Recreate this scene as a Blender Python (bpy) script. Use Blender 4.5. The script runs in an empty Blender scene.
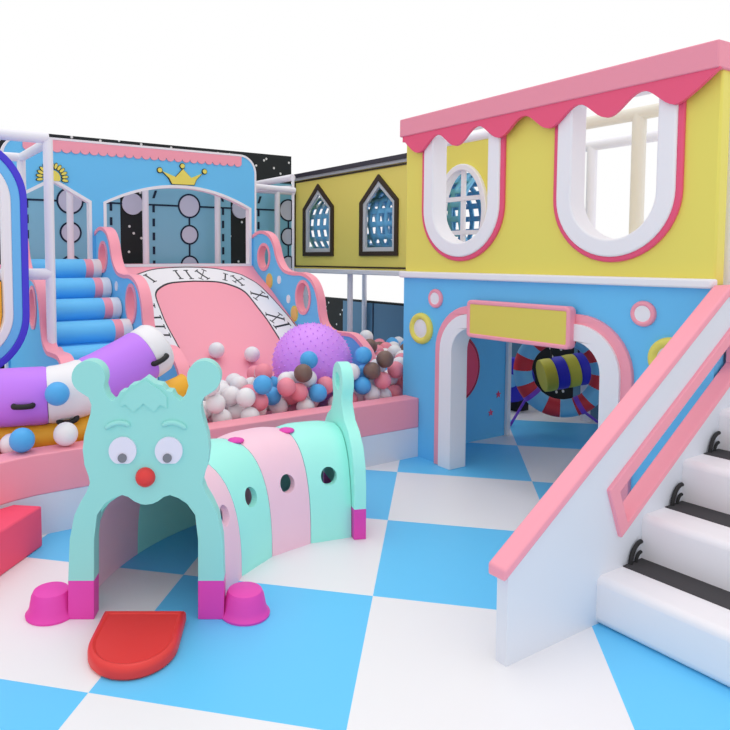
import bpy, bmesh, math, random
from mathutils import Vector, Matrix
from mathutils.geometry import tessellate_polygon
random.seed(7)
S = bpy.context.scene
COL = S.collection
PI = math.pi

# ------------------------------------------------------------------ materials
def lin(c):
    c /= 255.0
    return c / 12.92 if c <= 0.04045 else ((c + 0.055) / 1.055) ** 2.4
def mat(name, rgb, rough=0.5, spec=0.35, coat=0.0):
    m = bpy.data.materials.new(name); m.use_nodes = True
    nt = m.node_tree; b = nt.nodes['Principled BSDF']
    b.inputs['Base Color'].default_value = (lin(rgb[0]), lin(rgb[1]), lin(rgb[2]), 1)
    b.inputs['Specular IOR Level'].default_value = spec
    b.inputs['Coat Weight'].default_value = coat
    n = nt.nodes.new('ShaderNodeTexNoise'); n.inputs['Scale'].default_value = 9
    tc = nt.nodes.new('ShaderNodeTexCoord'); nt.links.new(tc.outputs['Object'], n.inputs['Vector'])
    mr = nt.nodes.new('ShaderNodeMapRange')
    mr.inputs['To Min'].default_value = rough - .05; mr.inputs['To Max'].default_value = rough + .05
    nt.links.new(n.outputs['Fac'], mr.inputs['Value']); nt.links.new(mr.outputs['Result'], b.inputs['Roughness'])
    return m
PINK = mat('pink_vinyl', (250, 162, 180))
ROSE = mat('rose_vinyl', (238, 148, 168))
CORAL = mat('deep_pink_vinyl', (236, 88, 126))
BLUE = mat('blue_vinyl', (108, 198, 248))
STEPB = mat('step_blue_vinyl', (102, 198, 252))
YEL = mat('yellow_vinyl', (234, 221, 104))
YEL_LIFT = mat('yellow_vinyl_shade_lifted', (244, 226, 116))  # house yellow, lightened in colour to make up for the walkway's shade
YELP = mat('yellow_panel', (228, 210, 96))
GOLD = mat('golden_paint', (238, 222, 100))
WHITE = mat('white_vinyl', (240, 238, 243))
PANELW = mat('white_board', (226, 230, 240))
PIPE = mat('white_padded_pipe', (238, 236, 244))
PIPE_BOUNCE = mat('bounce_tinted_pipe', (234, 230, 218))  # white pipe with the yellow bounce light tinted into its colour
MINT = mat('mint_plastic', (170, 250, 238))
MINTF = mat('mint_face_plastic', (156, 224, 218))
BLUSH = mat('pale_pink_plastic', (252, 208, 226))
MAG = mat('magenta_plastic', (232, 72, 182))
RED = mat('red_plastic', (228, 62, 60), .42)
REDV = mat('red_vinyl', (246, 84, 118))
PURP = mat('purple_vinyl', (198, 128, 248))
PURB = mat('purple_rubber', (222, 150, 254), .42)
GOLDO = mat('soft_orange_vinyl', (240, 188, 110))
ORNG = mat('orange_vinyl', (246, 184, 52))
BLACK = mat('black_rubber', (38, 38, 40), .6)
GREY = mat('dark_grey_mat', (74, 73, 76), .8, .1)
DKWD = mat('dark_brown_trim', (62, 48, 36))
NAVY = mat('navy_line', (12, 34, 62))
INK = mat('black_ink', (40, 42, 48))
SLOT = mat('charcoal_roof', (58, 54, 66))
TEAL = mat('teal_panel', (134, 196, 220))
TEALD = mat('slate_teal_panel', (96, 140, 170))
DISC = mat('lilac_grey_disc', (205, 208, 226))
VIOL = mat('violet_vinyl', (74, 62, 214))
SKYB = mat('sky_blue_vinyl', (112, 190, 244))
INDIGO = mat('indigo_vinyl', (52, 50, 200))
PURT = mat('purple_strap', (130, 70, 200))
MAROON = mat('maroon_vinyl', (190, 44, 76))
RINGR = mat('ring_red', (214, 52, 62))
RINGB = mat('ring_blue', (120, 190, 228))
ROLLY = mat('roll_yellow', (206, 200, 70))
EYE = mat('eye_white', (232, 228, 244))
PUP = mat('pupil_grey', (128, 128, 136))
GLASSB = mat('blue_tube', (112, 186, 232), .25)
SILV = mat('pale_grey_trim', (206, 210, 214))
BALLW = mat('white_ball', (240, 238, 242), .45)
BALLP = mat('pink_ball', (244, 146, 164), .45)
BALLB = mat('blue_ball', (82, 174, 238), .45)
BALLN = mat('brown_ball', (124, 98, 90), .4)

def star_mat():
    m = mat('starry_black_panel', (40, 44, 45), .6, .2)
    nt = m.node_tree; b = nt.nodes['Principled BSDF']
    tc = nt.nodes.new('ShaderNodeTexCoord')
    v = nt.nodes.new('ShaderNodeTexVoronoi'); v.voronoi_dimensions = '2D'; v.inputs['Scale'].default_value = 4.6
    sx = nt.nodes.new('ShaderNodeSeparateXYZ'); ad = nt.nodes.new('ShaderNodeMath'); cb = nt.nodes.new('ShaderNodeCombineXYZ')
    nt.links.new(tc.outputs['Object'], sx.inputs[0]); nt.links.new(sx.outputs['X'], ad.inputs[0]); nt.links.new(sx.outputs['Y'], ad.inputs[1])
    nt.links.new(ad.outputs[0], cb.inputs['X']); nt.links.new(sx.outputs['Z'], cb.inputs['Y'])
    nt.links.new(cb.outputs[0], v.inputs['Vector'])
    lt = nt.nodes.new('ShaderNodeMath'); lt.operation = 'LESS_THAN'; lt.inputs[1].default_value = .075
    nt.links.new(v.outputs['Distance'], lt.inputs[0])
    mx = nt.nodes.new('ShaderNodeMix'); mx.data_type = 'RGBA'
    mx.inputs[6].default_value = (lin(40), lin(44), lin(45), 1)
    mx.inputs[7].default_value = (.75, .75, .72, 1)
    nt.links.new(lt.outputs[0], mx.inputs[0]); nt.links.new(mx.outputs[2], b.inputs['Base Color'])
    return m
STAR = star_mat()

def floor_mat():
    m = mat('checker_floor_mat', (240, 240, 244), .42, .3)
    nt = m.node_tree; b = nt.nodes['Principled BSDF']
    tc = nt.nodes.new('ShaderNodeTexCoord')
    mp = nt.nodes.new('ShaderNodeMapping'); mp.vector_type = 'POINT'
    mp.inputs['Rotation'].default_value = (0, 0, math.radians(-45))
    mp.inputs['Location'].default_value = (-.285 + 10, -.30 + 10, .5)
    nt.links.new(tc.outputs['Object'], mp.inputs['Vector'])
    ck = nt.nodes.new('ShaderNodeTexChecker'); ck.inputs['Scale'].default_value = 1
    ck.inputs['Color1'].default_value = (lin(238), lin(237), lin(241), 1)
    ck.inputs['Color2'].default_value = (lin(104), lin(202), lin(252), 1)
    nt.links.new(mp.outputs['Vector'], ck.inputs['Vector'])
    nt.links.new(ck.outputs['Color'], b.inputs['Base Color'])
    return m

# ------------------------------------------------------------------ helpers
def thing(name, label, cat, loc=(0, 0, 0), group=None):
    o = bpy.data.objects.new(name, None); COL.objects.link(o); o.location = loc
    o.empty_display_size = .1
    o['label'] = label; o['category'] = cat
    if group: o['group'] = group
    return o
def tag(o, label, cat, group=None):
    o['label'] = label; o['category'] = cat
    if group: o['group'] = group
    return o
def wloc(o):
    v = Vector((0, 0, 0))
    while o: v += o.location; o = o.parent
    return v
def obj(name, bm, m, parent=None, bevel=0, seg=2, smooth=True, loc=None, label=None):
    """Link bm (world coordinates) as ONE mesh object; loc = origin when top-level."""
    base = wloc(parent) if parent else Vector(loc or (0, 0, 0))
    bmesh.ops.recalc_face_normals(bm, faces=bm.faces)
    bmesh.ops.translate(bm, verts=bm.verts, vec=-base)
    me = bpy.data.meshes.new(name); bm.to_mesh(me); bm.free()
    ms = m if isinstance(m, (list, tuple)) else [m]
    for x in ms: me.materials.append(x)
    if smooth:
        me.shade_smooth(); me.set_sharp_from_angle(angle=math.radians(38))
    o = bpy.data.objects.new(name, me); COL.objects.link(o)
    if parent: o.parent = parent
    elif loc: o.location = loc
    if label: o['label'] = label
    if bevel:
        b = o.modifiers.new('bevel', 'BEVEL'); b.width = bevel; b.segments = seg
        b.limit_method = 'ANGLE'; b.angle_limit = math.radians(38); b.harden_normals = False
    return o
def struct(o):
    o['kind'] = 'structure'; return o
def box(bm, x0, y0, z0, x1, y1, z1, mi=0):
    v = [bm.verts.new((x, y, z)) for x in (x0, x1) for y in (y0, y1) for z in (z0, z1)]
    for f in ((0, 1, 3, 2), (4, 6, 7, 5), (0, 4, 5, 1), (2, 3, 7, 6), (0, 2, 6, 4), (1, 5, 7, 3)):
        bm.faces.new([v[i] for i in f]).material_index = mi
    return bm
def B(*a): return box(bmesh.new(), *a)
def prism(bm, outer, holes, f, c0, c1, mi=0):
    """Extrude a 2D outline with holes; f(a, b, c) gives the 3D point."""
    loops = [outer] + list(holes)
    tris = tessellate_polygon([[Vector((p[0], p[1], 0)) for p in l] for l in loops])
    flat = [p for l in loops for p in l]
    v0 = [bm.verts.new(f(p[0], p[1], c0)) for p in flat]
    v1 = [bm.verts.new(f(p[0], p[1], c1)) for p in flat]
    if len(holes) == 1 and len(holes[0]) == len(outer):
        n = len(outer)
        for i in range(n):
            j = (i + 1) % n
            for vv in (v0, v1): bm.faces.new([vv[i], vv[j], vv[n + j], vv[n + i]]).material_index = mi
    else:
        for t in tris:
            for vv in (v0, v1):
                try: bm.faces.new([vv[i] for i in t]).material_index = mi
                except ValueError: pass
    k = 0
    for l in loops:
        n = len(l)
        for i in range(n):
            j = (i + 1) % n
            bm.faces.new([v0[k + i], v0[k + j], v1[k + j], v1[k + i]]).material_index = mi
        k += n
    return bm
FX = lambda a, b, c: (c, a, b)          # outline in (Y, Z), depth along X
FY = lambda a, b, c: (a, c, b)          # outline in (X, Z), depth along Y
FZ = lambda a, b, c: (a, b, c)
def P(outer, holes, f, c0, c1): return prism(bmesh.new(), outer, holes, f, c0, c1)
def circ(cx, cy, r, n=32, ry=None, a0=0, a1=2 * PI):
    full = abs(a1 - a0 - 2 * PI) < 1e-6
    m = n if full else n + 1
    ry = ry or r
    return [(cx + r * math.cos(a0 + (a1 - a0) * i / n), cy + ry * math.sin(a0 + (a1 - a0) * i / n)) for i in range(m)]
def rrect(x0, y0, x1, y1, r, n=8):
    p = []
    for cx, cy, a in ((x1 - r, y1 - r, 0), (x0 + r, y1 - r, PI / 2), (x0 + r, y0 + r, PI), (x1 - r, y0 + r, 1.5 * PI)):
        p += [(cx + r * math.cos(a + PI / 2 * i / n), cy + r * math.sin(a + PI / 2 * i / n)) for i in range(n + 1)]
    return p
def arch(x0, x1, zb, zt, r, n=10):
    """door-shaped outline, rounded top corners"""
    return [(x0, zb), (x1, zb)] + circ(x1 - r, zt - r, r, n, a0=0, a1=PI / 2) + circ(x0 + r, zt - r, r, n, a0=PI / 2, a1=PI)
def smoothpts(pts, closed=False, n=6):
    out = []; N = len(pts)
    rng = range(N) if closed else range(N - 1)
    for i in rng:
        g = lambda k: Vector(pts[k % N]) if closed else Vector(pts[max(0, min(N - 1, k))])
        p0, p1, p2, p3 = g(i - 1), g(i), g(i + 1), g(i + 2)
        for s in range(n):
            t = s / n
            out.append(tuple(.5 * ((2 * p1) + (p2 - p0) * t + (2 * p0 - 5 * p1 + 4 * p2 - p3) * t * t + (3 * p1 - p0 - 3 * p2 + p3) * t ** 3)))
    if not closed: out.append(tuple(pts[-1]))
    return out
def tube(bm, pts, r, seg=16, closed=False, caps=True, mi=None, dome=False):
    pts = [Vector(p) for p in pts]; N = len(pts)
    rad = r if isinstance(r, (list, tuple)) else [r] * N
    def tan(i):
        if closed: return (pts[(i + 1) % N] - pts[i - 1]).normalized()
        return (pts[min(N - 1, i + 1)] - pts[max(0, i - 1)]).normalized()
    t = tan(0); u = t.orthogonal().normalized()
    if abs(t.z) < .9: u = (Vector((0, 0, 1)) - t * t.z).normalized()
    rings = []
    for i in range(N):
        t2 = tan(i); q = t.rotation_difference(t2); u = q @ u; t = t2
        u = (u - t * u.dot(t)).normalized(); w = t.cross(u)
        rings.append([bm.verts.new(pts[i] + (u * math.cos(2 * PI * k / seg) + w * math.sin(2 * PI * k / seg)) * rad[i]) for k in range(seg)])
    M = N if closed else N - 1
    for i in range(M):
        a, b = rings[i], rings[(i + 1) % N]
        off = 0
        if closed and i == N - 1:
            off = min(range(seg), key=lambda o: (a[0].co - b[o].co).length)
        for k in range(seg):
            f = bm.faces.new([a[k], a[(k + 1) % seg], b[(k + 1 + off) % seg], b[(k + off) % seg]])
            if mi: f.material_index = mi(i)
    if caps and not closed:
        for rg in (rings[0], rings[-1]): bm.faces.new(rg)
    return bm
def T(pts, r, **k): return tube(bmesh.new(), pts, r, **k)
def ball(bm, c, r, sub=3, sc=(1, 1, 1)):
    g = bmesh.ops.create_icosphere(bm, subdivisions=sub, radius=r)
    for v in g['verts']: v.co = Vector((v.co.x * sc[0], v.co.y * sc[1], v.co.z * sc[2])) + Vector(c)
    return bm
def lathe(bm, prof, c, ax=Vector((0, 0, 1)), seg=32):
    """prof: (radius, height) along ax"""
    q = Vector((0, 0, 1)).rotation_difference(ax)
    rings = [[bm.verts.new(Vector(c) + q @ Vector((max(r, 1e-4) * math.cos(2 * PI * k / seg), max(r, 1e-4) * math.sin(2 * PI * k / seg), h))) for k in range(seg)] for r, h in prof]
    for a, b in zip(rings, rings[1:]):
        for k in range(seg): bm.faces.new([a[k], a[(k + 1) % seg], b[(k + 1) % seg], b[k]])
    bm.faces.new(rings[0]); bm.faces.new(rings[-1])
    return bm
def ring2(bm, c, R, r, axis, seg=36, ts=12, flat=1.0):
    """torus about an axis"""
    q = Vector((0, 0, 1)).rotation_difference(Vector(axis))
    g = []
    for i in range(seg):
        a = 2 * PI * i / seg
        g.append([bm.verts.new(Vector(c) + q @ Vector(((R + r * math.cos(b)) * math.cos(a), (R + r * math.cos(b)) * math.sin(a), flat * r * math.sin(b)))) for b in [2 * PI * k / ts for k in range(ts)]])
    for i in range(seg):
        for k in range(ts):
            bm.faces.new([g[i][k], g[(i + 1) % seg][k], g[(i + 1) % seg][(k + 1) % ts], g[i][(k + 1) % ts]])
    return bm

# ------------------------------------------------------------------ setting
fl = obj('floor', B(-3.2, -1.5, -.05, 6.6, 10.6, 0), floor_mat())
struct(fl)

# starry back wall with teal circuit panels (faces the camera, plane Y = 8.35)
wb = struct(obj('wall_back', B(-.6, 8.35, 0, 5.36, 8.43, 3.14), STAR))
wb['label'] = 'black starry padded wall behind the blue castle front'
def teal_outline(x0, x1, zt):
    return [(x0, 0), (x1, 0), (x1, zt - .22), (x1 - .09, zt - .05), (x1 - .16, zt), (x0 + .16, zt), (x0 + .09, zt - .05), (x0, zt - .22)]
for xc in (.62, 2.18, 3.74, 5.3):
    x0, x1 = xc - .62, min(xc + .62, 5.36)
    ol = teal_outline(x0, x1, 2.74) if xc < 5 else [(x0, 0), (x1, 0), (x1, 2.74), (x0 + .16, 2.74), (x0 + .09, 2.69), (x0, 2.52)]
    obj('teal_panel', P(ol, [], FY, 8.338, 8.352), TEAL, wb)
    d = bmesh.new()
    for sx in ((-1,) if xc > 5 else (-1, 1)):
        for k in range(14):
            z = .1 + k * .18
            lean = .035 if k > 12 else 0
            x = xc + sx * (.5)
            prism(d, [(x - .016, z), (x + .016, z), (x + .016 - sx * lean, z + .1), (x - .016 - sx * lean, z + .1)], [], FY, 8.331, 8.338)
    def bar(bm, xa, za, xb, zb): box(bm, xa, 8.331, za, xb, 8.338, zb)
    R = ((2.36, .14), (1.98, .11), (1.575, .11), (1.17, .14), (.76, .11))
    for z, r in R:
        cc = circ(xc, z, r + .022, 36); ci = circ(xc, z, r, 36)
        if xc > 5:
            cc = [(min(a, 5.36), b) for a, b in cc]; ci = [(min(a, 5.345), b) for a, b in ci]
        prism(d, cc, [ci], FY, 8.331, 8.338)
        obj('disc', P(ci, [], FY, 8.333, 8.339), DISC, wb)
    zz = [2.52] + [v for z, r in R for v in (z + r + .02, z - r - .02)] + [.3]
    for a, b in zip(zz[::2], zz[1::2]): bar(d, xc - .011, b, xc + .011, a)
    for a, b in ((xc - .5, xc - .16), (xc + .16, xc + .5)):
        if b < 5.36: bar(d, a, 2.345, b, 2.367)
    obj('circuit_lines', d, NAVY, wb)
for xc in (1.40, 2.96, 4.52):
    obj('disc', P(circ(xc, 2.355, .135, 36), [], FY, 8.331, 8.351), DISC, wb)
    d = bmesh.new()
    box(d, xc - .28, 8.333, 2.345, xc - .13, 8.34, 2.367); box(d, xc + .13, 8.333, 2.345, xc + .28, 8.34, 2.367)
    obj('circuit_lines', d, NAVY, wb)

# low padded wall on the far right side (plane X = 6.45)
wr = struct(obj('wall_right', B(6.45, 1.0, 0, 6.53, 10.4, 1.03), STAR))
wr['label'] = 'low slate blue and black padded wall beyond the ball pit'
yb = 8.80
while yb > 2.4:
    y1, y0 = yb - .28, yb - 2.04 + .28
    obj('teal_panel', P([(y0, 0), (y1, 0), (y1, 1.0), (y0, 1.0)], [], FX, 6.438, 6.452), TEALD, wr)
    d = bmesh.new(); ym = (y0 + y1) / 2
    box(d, 6.431, ym - .011, .1, 6.438, ym + .011, 1.0)
    for s in (0, 1):
        for k in range(6):
            y = y0 + .08 + k * .18
            box(d, 6.431, y, .1 + .13 * s, 6.438, y + .1, .135 + .13 * s)
    obj('circuit_lines', d, NAVY, wr)
    obj('disc', P(circ(ym, .62, .13, 32), [], FX, 6.43, 6.44), DISC, wr) if yb < 7 else None
    yb -= 2.04
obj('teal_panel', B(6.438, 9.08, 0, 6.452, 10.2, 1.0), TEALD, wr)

# ------------------------------------------------------------------ pink and yellow playhouse (front plane X = 3.954)
H = thing('playhouse', 'two-storey playhouse with yellow upper storey, blue ground floor and pink scalloped awning', 'playhouse', (4.5, 3.1, 0))
XF = 3.954; DC = 3.139
low = [(1.87, 0), (DC - .693, 0)] + list(reversed(arch(DC - .693, DC + .693, 0, 1.2, .28)[2:]))[::-1] 
notch = arch(DC - .693, DC + .693, 0, 1.2, .28)
# notch runs (left bottom, right bottom, right corner arc, left corner arc); walk it backwards along the wall outline
low = [(1.87, 0), (DC - .693, 0)] + list(reversed(notch[2:])) + [(DC + .693, 0), (4.37, 0), (4.37, 1.52), (1.87, 1.52)]
obj('lower_wall', P(low, [], FX, XF, XF + .1), BLUE, H)
WINS = (3.727, 2.483)
def ushape(yc, w, zc, zt): return [(yc + w, zt), (yc - w, zt)] + circ(yc, zc, w, 28, a0=PI, a1=2 * PI)
obj('upper_wall', P([(1.882, 1.52), (4.36, 1.52), (4.36, 2.80), (1.882, 2.80)], [ushape(y, .36, 2.08, 2.74) for y in WINS], FX, XF, XF + .1), YEL, H, .012)
for y in WINS:
    o1 = ushape(y, .385, 2.068, 2.72); i1 = ushape(y, .277, 2.068, 2.66)
    fr = obj('window_frame', P(o1, [i1], FX, 3.916, 4.075), WHITE, H, .012, 3)
    obj('window_trim', P(ushape(y, .418, 2.068, 2.74), [ushape(y, .380, 2.068, 2.715)], FX, 3.93, 3.96), CORAL, fr, .01)
cb = P([(3.873, 1.868), (5.25, 1.80), (5.25, 1.98), (4.06, 1.99), (4.06, 4.355), (3.873, 4.355)], [], FZ, 2.683, 2.828)
obj('cornice', cb, ROSE, H, .008)
aw = [(4.33, 2.73), (1.868, 2.73)]
for i in range(97):
    y = 1.868 + 2.462 * i / 96
    z = 2.588 - .058 * math.cos(2 * PI * (y - 2.085) / .412)
    if y < 2.085: z = 2.53 + .152 * ((2.085 - y) / .217) ** 1.25
    if y > 4.30: z = 2.640
    aw.append((y, z))
obj('awning', P(aw, [], FX, 3.884, 3.912), CORAL, H, .005)
obj('ledge', B(3.90, 1.872, 1.509, 3.97, 4.38, 1.562), WHITE, H, .012)
# doorway
df = obj('door_frame', P([(DC - .755, 0), (DC - .627, 0)] + list(reversed(arch(DC - .627, DC + .627, 0, 1.14, .2)[2:])) + [(DC + .627, 0), (DC + .755, 0)] + arch(DC - .755, DC + .755, 0, 1.25, .31)[2:], [], FX, 3.905, 4.085), WHITE, H, .015, 3)
obj('door_trim', P([(DC - .822, 0), (DC - .750, 0)] + list(reversed(arch(DC - .750, DC + .750, 0, 1.245, .305)[2:])) + [(DC + .750, 0), (DC + .822, 0)] + arch(DC - .822, DC + .822, 0, 1.312, .375)[2:], [], FX, 3.925, 3.96), PINK, df, .012)
sg = obj('sign_board', P(rrect(2.728, 1.112, 3.545, 1.332, .012, 3), [], FX, 3.866, 3.90), YELP, H, .004)
obj('sign_frame', P(rrect(2.70, 1.082, 3.575, 1.362, .035), [rrect(2.73, 1.114, 3.543, 1.330, .01)], FX, 3.86, 3.93), PINK, sg, .01)
for y, z, r, m in ((3.985, 1.348, .077, PINK), (4.145, 1.09, .13, YEL), (2.27, 1.345, .077, PINK), (2.10, 1.09, .13, YEL)):
    rd = obj('roundel', lathe(bmesh.new(), [(r * .7, 0), (r * .7, .016), (r * .66, .02)], (XF + .002, y, z), Vector((-1, 0, 0))), WHITE, H)
    obj('roundel_rim', ring2(bmesh.new(), (XF - .006, y, z), r * .79, r * .22, (-1, 0, 0), flat=1.1), m, rd)
# inside of the ground floor
HC = (4.40, .70)
obj('inner_wall', P([(4.06, 0), (5.13, 0), (5.13, 1.44), (4.06, 1.44)], [circ(HC[0], HC[1], .14, 28)], FY, 4.25, 4.32), BLUE, H)
ph = obj('porthole_ring', P(circ(HC[0], HC[1], .285, 40), [circ(HC[0], HC[1], .115, 40)], FY, 4.18, 4.25), REDV, H, .012)
obj('ring_rim', ring2(bmesh.new(), (HC[0], 4.215, HC[1]), .29, .032, (0, 1, 0)), MAROON, ph)
for sx, sz in ((5.03, .40), (4.93, .24)):
    st = [(sx + (.035 if i % 2 == 0 else .015) * math.sin(PI * i / 5), sz + (.035 if i % 2 == 0 else .015) * math.cos(PI * i / 5)) for i in range(10)]
    obj('star_decal', P(st, [], FY, 4.244, 4.251), REDV, H)
obj('corner_column', B(5.12, 4.215, 0, 5.17, 4.25, 1.44), WHITE, H, .006)
obj('upper_floor', B(4.0, 1.88, 1.44, 6.40, 4.36, 1.51), WHITE, H)  # floor slab; its unseen rear stretch is added to darken the ground floor
obj('corner_column', T([(4.2, 1.925, 0), (4.2, 1.925, 2.68)], .07), PIPE, H)
obj('pipe_post', T([(5.2, 3.07, 1.5), (5.2, 3.07, 2.80)], .052), PIPE_BOUNCE, H)
obj('pipe_rail', T([(5.2, 1.95, 2.80), (5.2, 4.3, 2.80)], .052), PIPE_BOUNCE, H)
AYB = 4.865
ellb = lambda a, b: circ(AYB, 2.125, a, 40, ry=b)
obj('back_wall', P([(4.36, 1.51), (5.45, 1.51), (5.45, 2.83), (4.36, 2.83)], [ellb(.28, .44)], FX, 5.17, 5.21), YEL, H)
af = obj('window_frame', P(ellb(.335, .49), [ellb(.275, .425)], FX, 5.13, 5.24), WHITE, H, .01)
obj('window_grille', B(5.17, AYB - .022, 1.70, 5.20, AYB + .022, 2.55), WHITE, af)
for z in (1.93, 2.27): obj('window_grille', B(5.165, AYB - .265, z - .022, 5.205, AYB + .265, z + .022), WHITE, af)
obj('pipe_rail', T([(5.19, 4.2, 2.86), (5.19, 5.5, 2.86)], .045), PIPE, H)
obj('pipe_post', T([(6.3, 4.20, 0), (6.3, 4.20, 2.80)], .05), PIPE, H)
obj('pipe_rail', T([(6.3, 2.0, 2.80), (6.3, 5.6, 2.80)], .05), PIPE, H)

# ------------------------------------------------------------------ white staircase with pink railing
ST = thing('staircase', 'white padded staircase with dark tread strips and pink-capped side railing', 'stairs', (3.6, 1.2, 0))
SY0, SY1 = .15, 1.788
for i in range(7):
    x0 = 2.81 + .35 * i; z0 = .225 + .215 * (i - 1) if i else 0; z1 = .225 + .215 * i
    x1 = 5.25 if i == 6 else x0 + .40
    s = obj('step', B(x0, SY0, max(0, z0 - .04), x1, 1.828, z1), WHITE, ST, .035, 4)
    if i < 6:
        obj('tread_strip', B(x0 + .195, SY0, z1 - .004, x0 + .352, SY1 - .002, z1 + .005), GREY, s)
# side panel: outline in (X, Z)
RS = .638
rz = lambda x: .895 + RS * (x - 2.9)        # top line of the handrail
def off(x, d): return (x, rz(x) - d)
sp = [(2.2, 0), (5.2, 0), (5.2, 1.49), (3.86, 1.49), off(3.86, .03), off(2.2, .03)]
obj('side_panel', P(sp, [[off(2.91, .295), off(2.985, .55), off(4.07, .55), off(4.07, .295)]], FY, 1.79, 1.845), PANELW, ST)
obj('slot_frame', P([off(2.862, .25), off(2.965, .56), off(4.12, .56), off(4.12, .25)],
                    [[off(2.945, .325), off(3.015, .53), off(4.05, .53), off(4.05, .325)]], FY, 1.772, 1.858), PINK, ST, .005)
cap = [off(2.16, .05), off(3.88, .05), (5.2, 1.475), (5.2, 1.53), (3.90, 1.53), off(3.86, 0), off(2.16, 0)]
obj('handrail', P(cap, [], FY, 1.770, 1.862), PINK, ST, .01, 3)
for x0, z1 in ((3.0, .225), (3.35, .44), (3.70, .655), (4.05, .87)):
    for r, w in ((.085, .010), (.040, .008)):
        cx = x0 + .155
        obj('strap', T([(cx - .02 - r * math.cos(a), 1.776, z1 + r * 1.15 * math.sin(a)) for a in [PI / 2 * k / 8 for k in range(9)]], w, seg=8), BLACK, ST)

# ------------------------------------------------------------------ yellow walkway (facade plane X = 5.32)
W = thing('elevated_walkway', 'raised yellow walkway with pointed dark-framed windows between castle and playhouse', 'walkway', (5.9, 6.4, 0))
def pointed(y0, y1, zb, zs, zt, d=0):
    ym = (y0 + y1) / 2; k = d * 1.35
    return [(y0 + d, zb + d), (y1 - d, zb + d), (y1 - d, zs - d * .35), (ym, zt - k), (y0 + d, zs - d * .35)]
PW = [(7.245, 7.957), (5.98, 6.688)]
AY = 4.92
ah = [(AY + .27, 1.72), (AY + .27, 2.28)] + circ(AY, 2.28, .27, 20, a0=0, a1=PI) + [(AY - .27, 1.72)]
ellw = circ(AY, 2.12, .275, 36, ry=.46)
obj('wall_panel', P([(5.48, 1.52), (8.24, 1.52), (8.24, 2.80), (5.48, 2.80)], [pointed(a, b, 1.697, 2.356, 2.674, .02) for a, b in PW], FX, 5.32, 5.36), YEL_LIFT, W)
for a, b in PW:
    f = obj('window_frame', P(pointed(a, b, 1.697, 2.356, 2.674), [pointed(a, b, 1.697, 2.356, 2.674, .055)], FX, 5.295, 5.36), DKWD, W)
    obj('window_lining', P(pointed(a, b, 1.697, 2.356, 2.674, .05), [pointed(a, b, 1.697, 2.356, 2.674, .105)], FX, 5.312, 5.345), SILV, f)
tb = bmesh.new()
box(tb, 5.308, 5.48, 2.735, 5.321, 8.19, 2.757); box(tb, 5.308, 5.48, 1.545, 5.321, 8.19, 1.565); box(tb, 5.308, 8.165, 1.545, 5.321, 8.19, 2.757)
obj('border_line', tb, DKWD, W)
obj('roof', B(5.25, 5.48, 2.80, 6.45, 8.26, 2.85), SLOT, W)
obj('fascia', B(5.29, 5.48, 2.765, 5.32, 8.24, 2.80), SILV, W)
obj('floor_beam', B(5.27, 5.48, 1.465, 6.45, 8.25, 1.525), WHITE, W, .01)
for x, y in ((5.38, 6.97), (5.45, 8.1), (6.39, 7.93), (6.39, 6.5)):
    obj('pipe_post', T([(x, y, 0), (x, y, 1.47)], .036), PIPE, W)
# blue perforated climbing tube lying inside the walkway
ct = bmesh.new()
cy0, cy1, cx, cz, cr = 5.1, 8.1, 5.92, 2.12, .50
ys = [cy0]
while ys[-1] < cy1 - .01: ys += [ys[-1] + .05, ys[-1] + .05 + .10]
NA = 40; vs = []
for y in ys:
    vs.append([ct.verts.new((cx + cr * math.cos(a), y, cz + cr * math.sin(a))) for a in [2 * PI * (k // 2 + (.40 if k % 2 else 0)) / (NA / 2) for k in range(NA)]])
for i in range(len(ys) - 1):
    for k in range(NA):
        if i % 2 == 1 and k % 2 == 1: continue
        ct.faces.new([vs[i][k], vs[i][(k + 1) % NA], vs[i + 1][(k + 1) % NA], vs[i + 1][k]])
o = tag(obj('crawl_tube', ct, GLASSB, None, loc=(5.92, 6.4, 1.68)), 'blue perforated crawl tube inside the yellow walkway behind its windows', 'tube')
m = o.modifiers.new('thickness', 'SOLIDIFY'); m.thickness = .03; m.offset = 0

# ------------------------------------------------------------------ castle front (plane Y = 6.88)
C = thing('castle_front', 'blue castle-shaped front panel with crown, sun and pink scalloped band', 'play panel', (2.55, 6.9, 0))
YC = 6.88
def arcopen(d=0):
    x0, x1 = 2.155 + d, 3.84 - d
    top = []
    for i in range(25):
        x = x1 + (x0 - x1) * i / 24
        top.append((x, 2.235 - d + .205 * (1 - ((x - 2.9975) / (.8425)) ** 2)))
    return [(x0, 1.60 + d), (x1, 1.60 + d)] + top
def hopen(d=0): return [(1.27 + d, 1.60 + d), (1.99 - d, 1.60 + d), (1.99 - d, 2.235 - d * .6), (1.63, 2.435 - d * 1.2), (1.27 + d, 2.235 - d * .6)]
def cast(d=0):
    return [(1.16 + d, 0), (3.93 - d, 0)] + circ(3.93 - .21, 2.85 - .21, .21 - d, 10, a0=0, a1=PI / 2) + circ(1.16 + .21, 2.85 - .21, .21 - d, 10, a0=PI / 2, a1=PI)
obj('panel', P(cast(.02), [arcopen(-.02), hopen(-.02)], FY, YC, YC + .06), BLUE, C)
e = obj('edge_trim', P(cast(), [[(1.182, .02), (3.908, .02)] + cast(.022)[2:]], FY, YC - .008, YC + .068), WHITE, C)
obj('opening_trim', P(arcopen(-.022), [arcopen(.008)], FY, YC - .012, YC + .07), WHITE, C)
obj('opening_trim', P(hopen(-.022), [hopen(.008)], FY, YC - .012, YC + .07), WHITE, C)
sc = [(1.36, 2.825), (1.36, 2.735)]
ns = 26; w = (3.735 - 1.36) / ns
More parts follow.
